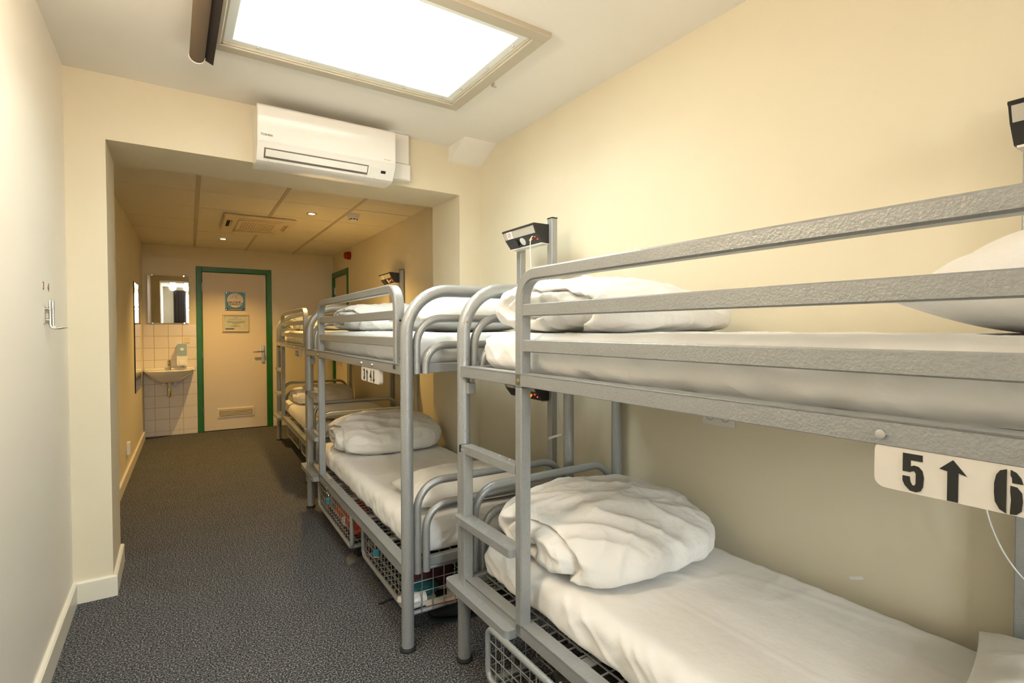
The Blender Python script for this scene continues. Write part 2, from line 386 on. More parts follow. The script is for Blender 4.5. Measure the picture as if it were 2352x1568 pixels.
# ------------------------------------------------------------------ near ceiling lamp (at the frame's edge)
nl=thing('ceiling_lamp','twin globe ceiling lamp just behind the skylight','lamp',(.04,1.45,ZC))
MB().box(-.20,.20,-.03,.03,-.02,0,.004).build('base',M['white'],nl)
for x in(-.14,.14):
    MB().tube([(x,0,-.02),(x,0,-.11)],.008,10).build('stem',M['white'],nl)
    MB().lathe([(.0,-.23),(.025,-.223),(.046,-.20),(.058,-.17),(.05,-.13),(.03,-.112),(.015,-.108),(.0,-.108)],20,(x,0,0),caps=False).build('globe',M['globe'],nl)
    l=bpy.data.lights.new('globe_light','POINT');l.energy=NEAR_W;l.color=(1,.85,.66);l.shadow_soft_size=.06
    o=bpy.data.objects.new('globe_light',l);C.objects.link(o);o.location=(.04+x,1.45,ZC-.30)

# ------------------------------------------------------------------ air conditioner on the lintel
ac=thing('air_conditioner','white wall air conditioner above the opening','air conditioner',(.404,YF,2.285))
W=.778
body=[(0,0),(0,.285),(-.03,.30),(-.205,.30),(-.207,.10),(-.195,.075),(-.15,.012),(-.12,0)]
MB().prism(body,(0,W),'yzx').build('casing',M['acwhite'],ac,ang=25)
MB().prism([(-.206,.298),(-.212,.29),(-.214,.108),(-.208,.098)],(.004,W-.004),'yzx').build('front_panel',M['acwhite'],ac)
# louvre on the slanted underside
def slope(t,o):   # t along slope from front (0) to bottom (1)
    y=-.195+.045*t;z=.075-.063*t;n=Vector((-.063,-.045)).normalized();return (y+n.x*o,z+n.y*o)
q=[slope(.02,.001),slope(.98,.001),slope(.98,.004),slope(.02,.004)]
MB().prism([slope(.04,-.002),slope(.80,-.002),slope(.80,.002),slope(.04,.002)],(.035,W-.165),'yzx').build('louvre_gap',M['gapgrey'],ac)
MB().prism([slope(.12,.0),slope(.66,.0),slope(.62,.007),slope(.14,.007)],(.042,W-.172),'yzx').build('louvre',M['acwhite'],ac)
MB().prism([slope(.1,.0),slope(.75,.0),slope(.75,.002),slope(.1,.002)],(W-.15,W-.04),'yzx').build('display_panel',M['white'],ac)
MB().prism([slope(.28,.0015),slope(.5,.0015),slope(.5,.003),slope(.28,.003)],(W-.085,W-.055),'yzx').build('display',M['dark'],ac)
for x in(.06,.11,.60,.655): MB().prism([slope(.86,.0),slope(1.1,.0),slope(1.1,.0012),slope(.86,.0012)],(x,x+.0015),'yzx').build('clip_seam',M['satin'],ac)
M['toshiba']=mat('grey lettering',(.12,.10,.09),.5)
text('lettering','TOSHIBA',.015,M['toshiba'],ac,(.045,-.2135,.135),FACE_Y,bold=.0004)
text('lettering','xB  Inverter',.009,M['toshiba'],ac,(W-.055,-.2135,.118),FACE_Y)
pc=thing('pipe_cover','white pipe cover beside the air conditioner','pipe cover',(1.19,YF,2.34))
MB().box(.012,.140,-.065,0,.105,.30,.006).build('duct',M['white'],pc)
MB().box(.004,.148,-.075,0,0,.105,.008).build('elbow_cover',M['white'],pc)
MB().prism(rrect(-.002,.165,-.078,0,.03),(.30,.305),'xyz').build('ceiling_flange',M['white'],pc)

# ------------------------------------------------------------------ coat hooks on the left wall
hg=thing('coat_hook','two-pronged steel coat hook numbered 3 and 4 on the left wall','coat hook',(XL,2.82,1.42))
MB().box(0,.004,-.065,.05,-.030,-.012,.001).build('plate',M['satin'],hg);MB().box(0,.004,-.065,.05,.014,.032,.001).build('plate',M['satin'],hg)
MB().box(0,.005,-.068,-.045,-.034,.036,.001).build('plate',M['satin'],hg);MB().box(0,.005,.03,.045,-.034,.036,.001).build('plate',M['satin'],hg)
for y in(-.035,.03):
    MB().tube(rpath([(.016,y,.06),(.016,y,-.058),(.060,y,-.048)],.016,6),.0042,10).build('prong',M['satin'],hg)
    for z in(-.02,.024): MB().tube([(.002,y,z),(.016,y,z)],.004,8).build('standoff',M['satin'],hg)
M['hookink']=mat('brown number ink',(.30,.17,.07),.7)
text('number','3',.045,M['hookink'],hg,(.0008,-.055,.115),FACE_L,bold=.001,sx=1.1);text('number','4',.045,M['hookink'],hg,(.0008,.045,.115),FACE_L,bold=.001,sx=1.1)

# ------------------------------------------------------------------ rear room: door 1
d1=bpy.data.objects.new('door_1',None);C.objects.link(d1);rear(struct(d1))
MB().box(0,DW,.004,.044,.008,DH,.003).build('door_leaf',M['door'],d1)
for a in((-.07,-.003,0,DH+.07),(DW+.003,DW+.07,0,DH+.07)):
    f_=MB().box(a[0],a[1],-.014,.10,a[2],a[3],.004).build('door_frame',M['green'],d1)
MB().box(-.003,DW+.003,-.014,.10,DH+.003,DH+.07,.004).build('door_frame',M['green'],d1)
for x in(-.02,DW+.008): MB().box(x,x+.012,-.019,-.013,0,DH+.02,.002).build('frame_bead',M['green'],d1)
MB().box(-.02,DW+.02,-.019,-.013,DH+.008,DH+.02,.002).build('frame_bead',M['green'],d1)
for z in(.23,.98,1.88):
    MB().tube([(-.004,-.004,z),(-.004,-.004,z+.10)],.009,10).build('hinge',M['satin'],d1)
vg=MB().box(.155,.60,-.008,.004,.175,.30,.003).build('vent_grille',M['doorlow'],d1)
MB().box(.175,.58,-.0095,-.008,.198,.277).build('vent_recess',M['ventdark'],vg)
for k in range(4): MB().box(.177,.578,-.017,-.009,.204+k*.019,.213+k*.019,.002).build('slat',M['doorlow'],vg)
hd=MB().box(.70,.74,-.012,.004,.905,1.14,.003).build('handle_plate',M['satin'],d1)
MB().tube(rpath([(.72,-.01,1.06),(.72,-.06,1.06),(.59,-.06,1.06)],.018,5),.011,10).build('lever',M['satin'],hd)
MB().lathe([(.012,0),(.012,.006)],14,(.72,-.012,.97),'y').build('lock_cylinder',M['chrome'],hd)
sg=rear(thing('door_sign','blue TOILETS & SHOWERS sign with round white picture on the far door','sign'),.265+.12,.003,1.748)
MB().box(-.12,.12,-.005,0,-.124,.124,.001).build('sign_plate',M['signblue'],sg)
MB().lathe([(.098,0),(.098,.001)],40,(0,-.005,.014),'y').build('disc',M['signcream'],sg)
q=MB();q.box(-.085,.075,-.0068,-.006,-.02,.0);q.box(-.095,.09,-.0068,-.006,-.055,-.018);q.box(-.12,.12,-.0058,-.005,-.124,-.092)
q.build('lettering_band',M['signdark'],sg)
text('lettering','TOILETS &',.036,M['signcream'],sg,(-.003,-.0072,-.012),FACE_Y,bold=.0012)
text('lettering','SHOWERS',.038,M['signcream'],sg,(0,-.0072,-.040),FACE_Y,bold=.0012)
q=MB()
for k in range(5): q.box(-.06+k*.022,-.05+k*.022,-.0066,-.006,.03+.012*(k%3),.05+.014*(k%2))
for k in range(3): q.box(-.05+.02*k,.03+.01*k,-.0066,-.006,.062+.012*k,.065+.012*k)
q.build('picture',M['soapblue'],sg)
q=MB();q.box(-.09,.09,-.0066,-.0058,-.106,-.103);q.box(-.08,.08,-.0066,-.0058,-.114,-.111);q.build('fine_print',M['signcream'],sg)
for x in(-.108,.108):
    for z in(-.112,.112): MB().lathe([(.006,0),(.004,.003)],10,(x,-.005,z),'y').build('screw',M['chrome'],sg)
fn=rear(thing('framed_notice','pale framed paper notice on the far door below the blue sign','picture frame'),.387,.003,1.455)
for a in((-.16,.16,.098,.12),(-.16,.16,-.12,-.098),(-.16,-.138,-.098,.098),(.138,.16,-.098,.098)):
    MB().box(a[0],a[1],-.02,0,a[2],a[3],.004).build('frame_bar',M['goldframe'],fn)
MB().box(-.138,.138,-.008,0,-.098,.098).build('paper',M['paper'],fn)
q=MB()
for z,w_ in((.07,.06),(.045,.17),(.02,.22),(.005,.20),(-.01,.08),(-.035,.05),(-.048,.11)): q.box(-w_/2,w_/2,-.0088,-.008,z-.002,z+.002)
q.build('printed_lines',M['toshiba'],fn);MB().box(-.125,-.02,-.0088,-.008,-.09,-.075).build('logo_strip',M['signdark'],fn)
MB().box(-.138,.138,-.0125,-.0115,-.098,.098).build('glass_pane',M['glass'],fn)
# door 2 in the right wall
d2=bpy.data.objects.new('door_2',None);C.objects.link(d2);rear(struct(d2))
MB().box(RRt+.02,RRt+.06,D2a,D2b,.008,DH,.003).build('door_leaf',M['door'],d2)
for a in((D2a-.06,D2a-.003),(D2b+.003,D2b+.06)): MB().box(RRt-.014,RRt+.10,a[0],a[1],0,DH+.07,.004).build('door_frame',M['green'],d2)
MB().box(RRt-.014,RRt+.10,D2a-.003,D2b+.003,DH+.003,DH+.07,.004).build('door_frame',M['green'],d2)
for z in(.95,1.88): MB().box(RRt+.005,RRt+.022,D2b-.012,D2b+.006,z,z+.10,.003).build('hinge',M['satin'],d2)
nt_=rear(thing('paper_notice','pair of grey printed sheets on the side door behind the far bunk','notice'),RRt+.018,-.28,.95)
for y in(-.16,.03):
    s_=MB().box(-.003,0,y,y+.15,-.12,.12).build('sheet',M['paper'],nt_)
    q=MB()
    for k in range(7): q.box(-.004,-.003,y+.015,y+.135,-.09+k*.028,-.086+k*.028)
    q.build('printed_lines',M['toshiba'],s_)

# tiled splashback
TX0,TX1=RL,-.072
tw=MB().box(TX0,TX1,-.004,0,0,1.432).build('wall_tiles',M['grout']);rear(struct(tw))
cols=[-.65,-.535,-.382,-.229,-.072];nrow=10
tms={}
for r_ in range(nrow):
    z1=1.432-r_*.1525;z0=max(.0,z1-.1525)
    for k in range(4):
        x0,x1=cols[k]+.0015,cols[k+1]-.0015
        key=(k,z0==0)
        if key not in tms:
            tms[key]=MB().box(-(x1-x0)/2,(x1-x0)/2,-.010,0,-(z1-z0)/2+.0015,(z1-z0)/2-.0015,.002).mesh('tile',M['tile'])
        put('tile',tms[key],tw,((x0+x1)/2,-.002,(z0+z1)/2))
# basin
bs=rear(thing('wash_basin','white ceramic wash basin under the wall mirror','sink'),-.375,-.011,0)
nb=40;rings=[]
def outline(a,sx,sy): # back flat at y=0, D-shaped
    x=math.cos(a);y=math.sin(a)
    return (sx*math.copysign(abs(x)**.75,x),-sy*max(0,abs(y)**.8))
prof=[(.04,.10,.69),(.13,.22,.70),(.19,.30,.745),(.245,.37,.80),(.27,.40,.838),(.272,.405,.85),(.262,.395,.853),(.235,.36,.848),(.20,.32,.80),(.13,.24,.755),(.03,.12,.745)]
vs_=[];fs_=[];n_=33
for (sx,sy,z) in prof:
    for k in range(n_): 
        a=PI*k/(n_-1);x,y=outline(a,sx,sy)
        inn=prof.index((sx,sy,z))>=7
        vs_.append((x,y-(.075 if inn else 0)*(1) if not inn else min(y,-.075) if k in(0,n_-1) else min(y,-.075),z))
for i in range(len(prof)-1):
    for k in range(n_-1): fs_.append((i*n_+k,i*n_+k+1,(i+1)*n_+k+1,(i+1)*n_+k))
    fs_.append((i*n_+n_-1,i*n_,(i+1)*n_,(i+1)*n_+n_-1))
fs_.append(tuple(range(n_)));fs_.append(tuple((len(prof)-1)*n_+k for k in range(n_)))
MB().add(vs_,fs_).build('bowl',M['ceramic'],bs,ang=50)
MB().box(-.262,.262,-.05,0,.848,.872,.008).build('rear_ledge',M['ceramic'],bs)
tp=MB();tp.lathe([(.022,.85),(.020,.90),(.021,.93)],16,(0,-.075,0));tp.tube([(0,-.075,.895),(0,-.16,.915)],.012,10)
t_=tp.build('tap',M['chrome'],bs);MB().lathe([(.023,.93),(.024,.965),(.015,.975)],16,(0,-.075,0)).build('tap_handle',M['chrome'],t_)
tr=MB();tr.lathe([(.017,.69),(.017,.63),(.026,.628),(.028,.60),(.026,.52),(.018,.512)],18,(0,-.13,0));tr.tube([(0,-.13,.64),(0,0,.64)],.014,10);
tr.build('bottle_trap',M['chrome'],bs)
for x in(-.06,.06):
    v_=MB();v_.lathe([(.016,0),(.016,.03),(.022,.032),(.022,.055)],14,(x,0,.66),'y');v_.tube([(x,-.03,.66),(x*.4,-.06,.70)],.006,8);v_.build('stop_valve',M['chrome'],bs)
# mirror, socket, soap
mr=rear(thing('wall_mirror','rectangular frameless mirror above the wash basin','mirror'),-.375,-.016,1.75);mr.rotation_euler=(0,0,RA+math.radians(.82))
MB().box(-.222,.222,-.006,0,-.303,.303,.002).build('glass',M['mirror'],mr)
for x in(-.17,.17):
    for z in(-.305,.305): MB().lathe([(.012,0),(.010,.012)],12,(x,0,z),'y').build('clip',M['chrome'],mr)
so=rear(thing('power_socket','square wall socket on the tiles above the soap dispenser','socket'),-.192,-.012,1.232)
MB().box(-.04,.04,-.010,0,-.04,.04,.004).build('face_plate',M['doorlow'],so)
MB().lathe([(.021,-.0095),(.021,.011),(.017,.0112),(.016,.003)],20,(0,0,0),'y').build('socket_well',M['grout'],so)
for x in(-.009,.009): MB().lathe([(.003,.003),(.003,.0065)],8,(x,0,0),'y').build('contact_hole',M['dark'],so)
sd=rear(thing('soap_dispenser','pale blue topped wall soap dispenser beside the basin tap','soap dispenser'),-.235,-.012,.90)
MB().prism(rrect(-.058,.058,0,.285,.022),(-.10,0),'xzy').build('bottle',M['white'],sd,ang=50)
MB().prism(rrect(-.055,.055,.13,.282,.02),(-.104,-.08),'xzy').build('blue_cover',M['soapblue'],sd,ang=50)
MB().box(-.035,.035,-.115,-.09,.012,.062,.005).build('push_plate',M['acwhite'],sd);MB().lathe([(.022,0),(.02,.004)],20,(0,-.104,.21),'y').build('badge',M['white'],sd)
# tall mirror on the left wall + socket there
tm=rear(thing('tall_mirror','tall narrow mirror on the left wall near the basin','mirror'),RL,-.83,1.28)
MB().box(.001,.008,-.40,.40,-.59,.59,.001).build('glass',M['mirror'],tm)
q=MB();q.box(0,.010,-.404,-.398,-.595,.595);q.build('edge',M['dark'],tm)
so2=rear(thing('double_socket','cream double socket low on the left wall of the back room','socket'),RL,-2.15,.28)
MB().box(0,.028,-.035,.035,-.06,.06,.006).build('housing',M['skirt'],so2)
for z in(-.028,.028): MB().lathe([(.02,.024),(.02,.0285),(.016,.0288),(.015,.022)],16,(0,0,z),'x').build('socket_well',M['doorlow'],so2)

# ------------------------------------------------------------------ ceiling fittings in the rear room
def rloc(X,Y):   # world to rear-local
    dx,dy=X-PX,Y-PY;return (dx*cR+dy*sR,-dx*sR+dy*cR)
cs=rear(thing('ceiling_cassette','beige ceiling air conditioning cassette with slotted grille','air conditioner'),(CAS[0]+CAS[1])/2,(CAS[2]+CAS[3])/2,ZR)
hw_,hl_=(CAS[1]-CAS[0])/2,(CAS[3]-CAS[2])/2
M['cass']=mat('aged beige plastic',(.72,.60,.40),.4)
MB().box(-hw_,hw_,-hl_,hl_,-.03,0,.010).build('panel',M['cass'],cs)
gr=MB().box(-.19,.19,-.27,.25,-.038,-.03,.004).build('grille_frame',M['cass'],cs)
for k in range(13): MB().box(-.15+k*.0235,-.14+k*.0235,-.22,.18,-.041,-.037,.001).build('slat',M['grout'],gr)
MB().box(-.18,.20,-hl_+.04,-hl_+.075,-.033,-.029).build('air_slot',M['grout'],cs)
MB().box(-.20,.20,hl_-.09,hl_-.02,-.055,-.03,.004).build('vent_flap',M['cass'],cs)
for x,dk in((-.26,1),(.25,0)):
    MB().box(x-.022,x+.022,-.20,.12,-.033,-.029).build('air_slot',M['dark'] if dk else M['grout'],cs)
    MB().box(x+.004,x+.016,-.20,.12,-.045,-.03,.002).build('vent_flap',M['cass'],cs)
def downlight(X,Y,label):
    x,y=rloc(X,Y);o=rear(thing('downlight',label,'lamp',group='recessed downlights'),x,y,ZR)
    MB().lathe([(.048,0),(.046,-.006),(.034,-.008),(.030,-.001)],28,caps=False).build('trim_ring',M['satin'],o)
    MB().lathe([(0,-.002),(.030,-.002),(.028,-.005),(0,-.006)],24,caps=False).build('bulb',M['bulb'],o)
    p=RW(x,y,ZR-.02);return p
P1=downlight(.531,7.106,'lit recessed downlight nearest the far door')
P2=downlight(1.114,5.117,'lit recessed downlight beside the smoke detector')
P3=downlight(1.35,7.10,'recessed downlight over the far end of the far bunk') if False else None
for p in(P1,P2): lamp_light('downlight_light',p,62,WARM,122,.9,.02)
x,y=rloc(1.449,4.944)
sm=rear(thing('smoke_detector','white round smoke detector on the tiled ceiling','smoke detector'),x,y,ZR)
MB().lathe([(.058,0),(.058,-.016),(.054,-.020)],28).build('base',M['white'],sm)
MB().lathe([(.052,-.020),(.050,-.040),(.040,-.044),(.038,-.052),(.036,-.056),(.02,-.066),(0,-.067)],28,caps=False).build('chamber',M['white'],sm)
for k in range(8):
    a=2*PI*k/8;q=MB().box(-.009,.009,-.002,.002,-.0535,-.0455);q.build('vent_slot',M['dark'],sm,(.0385*math.cos(a),.0385*math.sin(a),0),(0,0,a+PI/2))
al=rear(thing('fire_alarm','round red fire alarm sounder high on the back room wall','alarm'),RRt,rloc(2.02,6.965)[1],2.34)
MB().lathe([(.052,0),(.055,-.03),(.05,-.034)],24,axis='x').build('base',M['redp'],al)
MB().lathe([(.046,-.034),(.047,-.07),(.03,-.08),(.0,-.08)],24,axis='x',caps=False).build('sounder',M['redp'],al)
MB().lathe([(.048,-.033),(.048,-.037)],24,axis='x').build('seam',M['dark'],al)

# ------------------------------------------------------------------ wall socket by the near bunk, scuff
ws=thing('wall_socket','white double wall socket below the near upper bunk','socket',(XR,1.33,1.00))
MB().box(-.012,0,-.075,.075,-.04,.04,.004).build('face_plate',M['white'],ws)
for y in(-.036,.036): MB().lathe([(.021,-.011),(.021,-.013),(.017,-.0132),(.016,-.006)],18,(0,y,0),'x').build('socket_well',M['grout'],ws)

q=MB().prism([(.785,.535),(.80,.528),(.826,.520),(.828,.527),(.81,.535),(.79,.543)],(XR-.0012,XR+.001),'yzx');q.build('paint_chip',M['trimwhite'],bpy.data.objects['wall_right'])

# ------------------------------------------------------------------ window curtain behind the camera (seen in the mirrors)
ct=MB();pts=[]
n=60
for k in range(n+1):
    t=k/n;pts.append((-.17+.32*t,YN+.07+.022*math.sin(t*PI*9)))
vv=[];ff=[]
for (x,y) in pts: vv+=[(x,y,.3),(x,y,2.56),(x,y+.006,.3),(x,y+.006,2.56)]
for k in range(n): a=4*k;b=a+4;ff+=[(a,b,b+1,a+1),(a+2,a+3,b+3,b+2),(a+1,b+1,b+3,a+3),(a,a+2,b+2,b)]
ff+=[(0,1,3,2),(4*n,4*n+2,4*n+3,4*n+1)]
cu=thing('curtain','dark brown curtain beside the window, seen in the mirror','curtain',(0,0,0))
ct.add(vv,ff).build('fabric',M['curtain'],cu)
MB().tube([(-.25,YN+.07,2.575),(1.5,YN+.07,2.575)],.012,10).build('rail',M['satin'],cu)
bb=MB().box(-4,7,-11.3,-11,-3,2.2).build('house','' and None or M['brickm']);tag(bb,'red brick building outside the window, seen in the mirror','building')

# ------------------------------------------------------------------ bunk beds
BW,BL_=.86,2.09
def rect_prof(a,c,bev=.004):
    return [(-a+bev,-c),(a-bev,-c),(a,-c+bev),(a,c-bev),(a-bev,c),(-a+bev,c),(-a,c-bev),(-a,-c+bev)]
def bed_parts():
    S=M['steel'];L=[]
    for y in(0,BL_):
        L.append(('end_arch',MB().tube(rpath([(0,y,.01),(0,y,1.529),(BW,y,1.529),(BW,y,.01)],.19,10),.0265,20).mesh('end_arch',S)))
        for x in(0,BW): L.append(('foot_cap',MB().lathe([(.033,0),(.034,.006),(.030,.014),(.027,.016)],20,(x,y,0)).mesh('foot_cap',M['rubber'])))
        for (x,zt,zb,r) in((.046,1.409,1.172,.115),(.086,1.293,1.172,.09),(.046,.703,.316,.115),(.086,.599,.316,.10)):
            yy=y+(.004 if y==0 else -.004)
            L.append(('guard_arch',MB().tube(rpath([(x,yy,zb),(x,yy,zt),(BW-x,yy,zt),(BW-x,yy,zb)],r,8),.0172,14).mesh('guard_arch',S)))
        s=1 if y==0 else -1
        for z in(1.172,.322): L.append(('end_bar',MB().box(.02,BW-.02,y+s*.022,y+s*.052,z,z+.041,.003).mesh('end_bar',S)))
    for z in(1.170,.320):
        for x in(-.024,BW-.028):
            m=MB();ins=1 if x<0 else -1
            f=x if x<0 else x+.052
            # angle section: upright face and inward top flange
            m.box(f,f+ins*.006,.015,BL_-.015,z,z+.043,.002);m.box(f,f+ins*.055,.015,BL_-.015,z+.037,z+.043,.002)
            m.box(f+ins*.002,f+ins*.03,.015,BL_-.015,z,z+.037,.002)
            L.append(('side_rail',m.mesh('side_rail',S)))
    gy=1.658
    L.append(('guard_frame',MB().sweep(rpath([(-.003,gy,1.168),(-.003,gy,1.540),(-.003,.085,1.540),(-.003,.085,1.196)],.085,8),rect_prof(.021,.0195,.005),(1,0,0)).mesh('guard_frame',S)))
    L.append(('guard_cap',MB().box(-.024,.018,.066,.104,1.190,1.197).mesh('guard_cap',M['black'])))
    for z in(1.424,1.306): L.append(('guard_bar',MB().box(-.018,.012,.10,gy-.015,z-.0205,z+.0205,.003).mesh('guard_bar',S)))
    L.append(('ladder_stile',MB().box(-.024,.018,gy-.0185,gy+.0185,.325,1.1665,.004).mesh('ladder_stile',S)))
    L.append(('ladder_cap',MB().box(-.022,.016,gy-.017,gy+.017,.319,.326).mesh('ladder_cap',M['black'])))
    L.append(('ladder_stile',MB().box(-.030,.012,BL_-.056,BL_-.026,.33,.885,.003).mesh('ladder_stile',S)))
    L.append(('ladder_cap',MB().box(-.034,.014,BL_-.03,BL_-.022,.868,.899,.002).mesh('ladder_cap',M['black'])))
    def tread(x0,x1,y0,y1,z0,z1,r,nu,nv,front):
        m=MB();m.prism(rrect(x0,x1,y0,y1,r),(z0,z1),'xyz');b=len(m.v)
        k=0
        for i in range(nu):
            for j in range(nv):
                cx_=x0+(i+.5)*(x1-x0)/nu;cy_=y0+.03+(j+.5)*(y1-y0-.06)/nv;a=(.6 if (i+j)%2 else -.7);l=.008
                d=Vector((math.sin(a),math.cos(a)))*l;e=Vector((-d.y,d.x))*.15
                m.add([(cx_-d.x,cy_-d.y,z1-.001),(cx_+e.x,cy_+e.y,z1-.0005),(cx_+d.x,cy_+d.y,z1-.001),(cx_-e.x,cy_-e.y,z1-.0005),(cx_,cy_,z1+.0013)],[(0,1,4),(1,2,4),(2,3,4),(3,0,4)])
        for j in range(nv):
            cy_=y0+.03+(j+.5)*(y1-y0-.06)/nv;cz=(z0+z1)/2;l=.007*(1 if j%2 else -1)
            m.add([(x0+.0005,cy_-.006,cz-l),(x0+.0003,cy_-.002,cz+.002),(x0+.0005,cy_+.006,cz+l),(x0+.0003,cy_+.002,cz-.002),(x0-.0012,cy_,cz)],[(0,1,4),(1,2,4),(2,3,4),(3,0,4)])
        return m
    ya,yb=gy+.019,BL_-.024
    L.append(('ladder_rung',tread(-.028,.018,ya,yb,.868,.898,.003,2,10,1).mesh('ladder_rung',S)))
    L.append(('ladder_rung',tread(-.050,.012,ya-.004,yb+.016,.585,.614,.014,2,10,1).mesh('ladder_rung',S)))
    L.append(('ladder_step',tread(-.063,.045,ya-.004,yb+.078,.307,.337,.02,4,10,1).mesh('ladder_step',S)))
    q=MB();q.box(-.006,.032,BL_-.046,BL_-.022,1.10,1.147,.004);q.box(.012,.024,BL_-.05,BL_-.045,1.147,1.172)
    L.append(('bracket_clip',q.mesh('bracket_clip',S)))
    L.append(('bolt',MB().lathe([(.004,-.0245),(.004,-.027),(.0028,-.0275)],10,(0,0,0),'x').mesh('bolt',M['dark'])) if False else ('bolt',MB().lathe([(.008,-.024),(.007,-.0285),(.003,-.029)],12,(0,gy,1.188),'x').mesh('bolt',M['brass'])))
    for y in(.59,.405):
        L.append(('bolt',MB().lathe([(.0085,-.024),(.0075,-.029),(.003,-.030)],12,(0,y,1.189),'x').mesh('bolt',M['chrome'])))
    for z in(1.39,1.24): L.append(('bolt_hole',MB().lathe([(.005,0),(.005,.002)],10,(.004,BL_-.0262,z),'y').mesh('bolt_hole',M['brass'])))
    for z in(1.40,1.235): L.append(('bolt_hole',MB().lathe([(.0045,0),(.0045,.0015)],10,(-.003,.0652,z),'y').mesh('bolt_hole',M['dark'])))
    for z in(1.205,.355):
        q=MB()
        for k in range(1,41): 
            y=.03+k*.0498;q.box(.012,BW-.012,y-.002,y+.002,z-.012,z-.008)
        for k in range(1,15):
            x=.02+k*.055;q.box(x-.002,x+.002,.04,BL_-.04,z-.008,z-.004)
        L.append(('wire_deck',q.mesh('wire_deck',M['wire'])))
        for k in range(1,6):
            y=k*.35;L.append(('deck_slat',MB().box(.01,BW-.01,y-.02,y+.02,z-.018,z-.012,.001).mesh('deck_slat',S)))
    return L
BED=bed_parts()
def plate(parent,digits):
    y0,y1,zt,zb=.600,.30,1.169,1.102
    pl=MB();poly=rrect(y1,y0,zb,zt+.008,.016);pl.prism(poly,(-.0225,-.004) ,'yzx')
    p=pl.build('number_plate',M['plate'],parent);tag(p,'cream plate with black stencilled bed numbers')
    def poly_part(nm,pts): # points (u right, v up) in metres from plate left/top
        MB().prism([(y0-u,zt-v) for u,v in pts],(-.0236,-.0222),'yzx').build(nm,M['ink'],p)
    def arrow(u,vt,vb,up=True):
        a=[(0,0),(.0165,.021),(.0065,.018),(.0065,.062),(-.0065,.062),(-.0065,.018),(-.0165,.016)]
        hgt=(vb-vt)
        poly_part('arrow',[(u+q[0],(vt+q[1]*hgt/.062) if up else (vb-q[1]*hgt/.062)) for q in a])
    d0,d1=digits
    if d0=='5':
        five=[(.0,0),(.026,0),(.026,.010),(.0105,.010),(.0105,.020),(.015,.0175),(.021,.0185),(.026,.024),(.028,.035),(.027,.049),(.024,.056),(.018,.059),(.010,.058),(.003,.051),(0,.044),(0,.036),(.0095,.036),(.0105,.044),(.013,.049),(.016,.049),(.0175,.045),(.0175,.030),(.0155,.0265),(.012,.0275),(.0105,.029),(0,.029)]
        poly_part('digit',[(.040+u,.005+v) for u,v in five])
        arrow(.1035,.004,.066)
        poly_part('digit',[(.150+u,.004+v) for u,v in[(.013,0),(.013,.062),(.006,.058),(.001,.048),(0,.036),(0,.022),(.002,.010),(.006,.003)]])
        poly_part('digit',[(.150+u,.004+v) for u,v in[(.017,0),(.023,.003),(.028,.010),(.030,.018),(.019,.018),(.0185,.011),(.017,.008)]])
        poly_part('digit',[(.150+u,.004+v) for u,v in[(.017,.022),(.024,.023),(.029,.030),(.030,.042),(.029,.055),(.024,.061),(.017,.062),(.0175,.050),(.018,.042),(.017,.030)]])
        arrow(.225,.004,.066,False)
    else:
        text('digit',d0,.072,M['ink'],p,(-.0229,y0-.055,zt-.036),FACE_X,bold=.003,sx=.75);arrow(.1035,.006,.066)
        text('digit',d1,.072,M['ink'],p,(-.0229,y0-.165,zt-.036),FACE_X,bold=.003,sx=.75);arrow(.215,.006,.066,False)
def make_bed(label,loc,rz,digits):
    b=thing('bunk_bed',label,'bunk bed',loc,rz,'steel bunk beds along the right wall')
    for nm,me in BED:
        o=put(nm,me,b)
        if nm=='wire_deck': o['kind']='stuff'
    plate(b,digits);return b
BEDS={'B':((.994,-.212,0),0),'A':((.825,2.07,0),math.radians(-1.5)),'Z':((1.01,4.84,0),math.radians(-2.5))}
make_bed('silver steel bunk bed with the plate 5 and 6, nearest the camera',*BEDS['B'],'56')
make_bed('silver steel bunk bed with the plate 3 and 4, under the opening',*BEDS['A'],'34')
make_bed('silver steel bunk bed deepest in the back room by the far door',*BEDS['Z'],'12')
def bedpt(k,x,y,z=0):
    (px,py,pz),rz=BEDS[k];c,s=math.cos(rz),math.sin(rz);return (px+x*c-y*s,py+x*s+y*c,z)

# ------------------------------------------------------------------ bedding
def grid_box(nx,ny,nz):
    idx={};V=[];F=[]
    def g(i,j,k):
        if (i,j,k) not in idx: idx[i,j,k]=len(V);V.append((2*i/nx-1,2*j/ny-1,2*k/nz-1))
        return idx[i,j,k]
    for i in range(nx):
        for j in range(ny):
            F.append((g(i,j,0),g(i,j+1,0),g(i+1,j+1,0),g(i+1,j,0)));F.append((g(i,j,nz),g(i+1,j,nz),g(i+1,j+1,nz),g(i,j+1,nz)))
    for i in range(nx):
        for k in range(nz):
            F.append((g(i,0,k),g(i+1,0,k),g(i+1,0,k+1),g(i,0,k+1)));F.append((g(i,ny,k),g(i,ny,k+1),g(i+1,ny,k+1),g(i+1,ny,k)))
    for j in range(ny):
        for k in range(nz):
            F.append((g(0,j,k),g(0,j,k+1),g(0,j+1,k+1),g(0,j+1,k)));F.append((g(nx,j,k),g(nx,j+1,k),g(nx,j+1,k+1),g(nx,j,k+1)))
    return V,F
def nz_(x,y,z): return noise.noise(Vector((x,y,z)))
def ridge(x,y,z): return 1-2*abs(nz_(x,y,z))
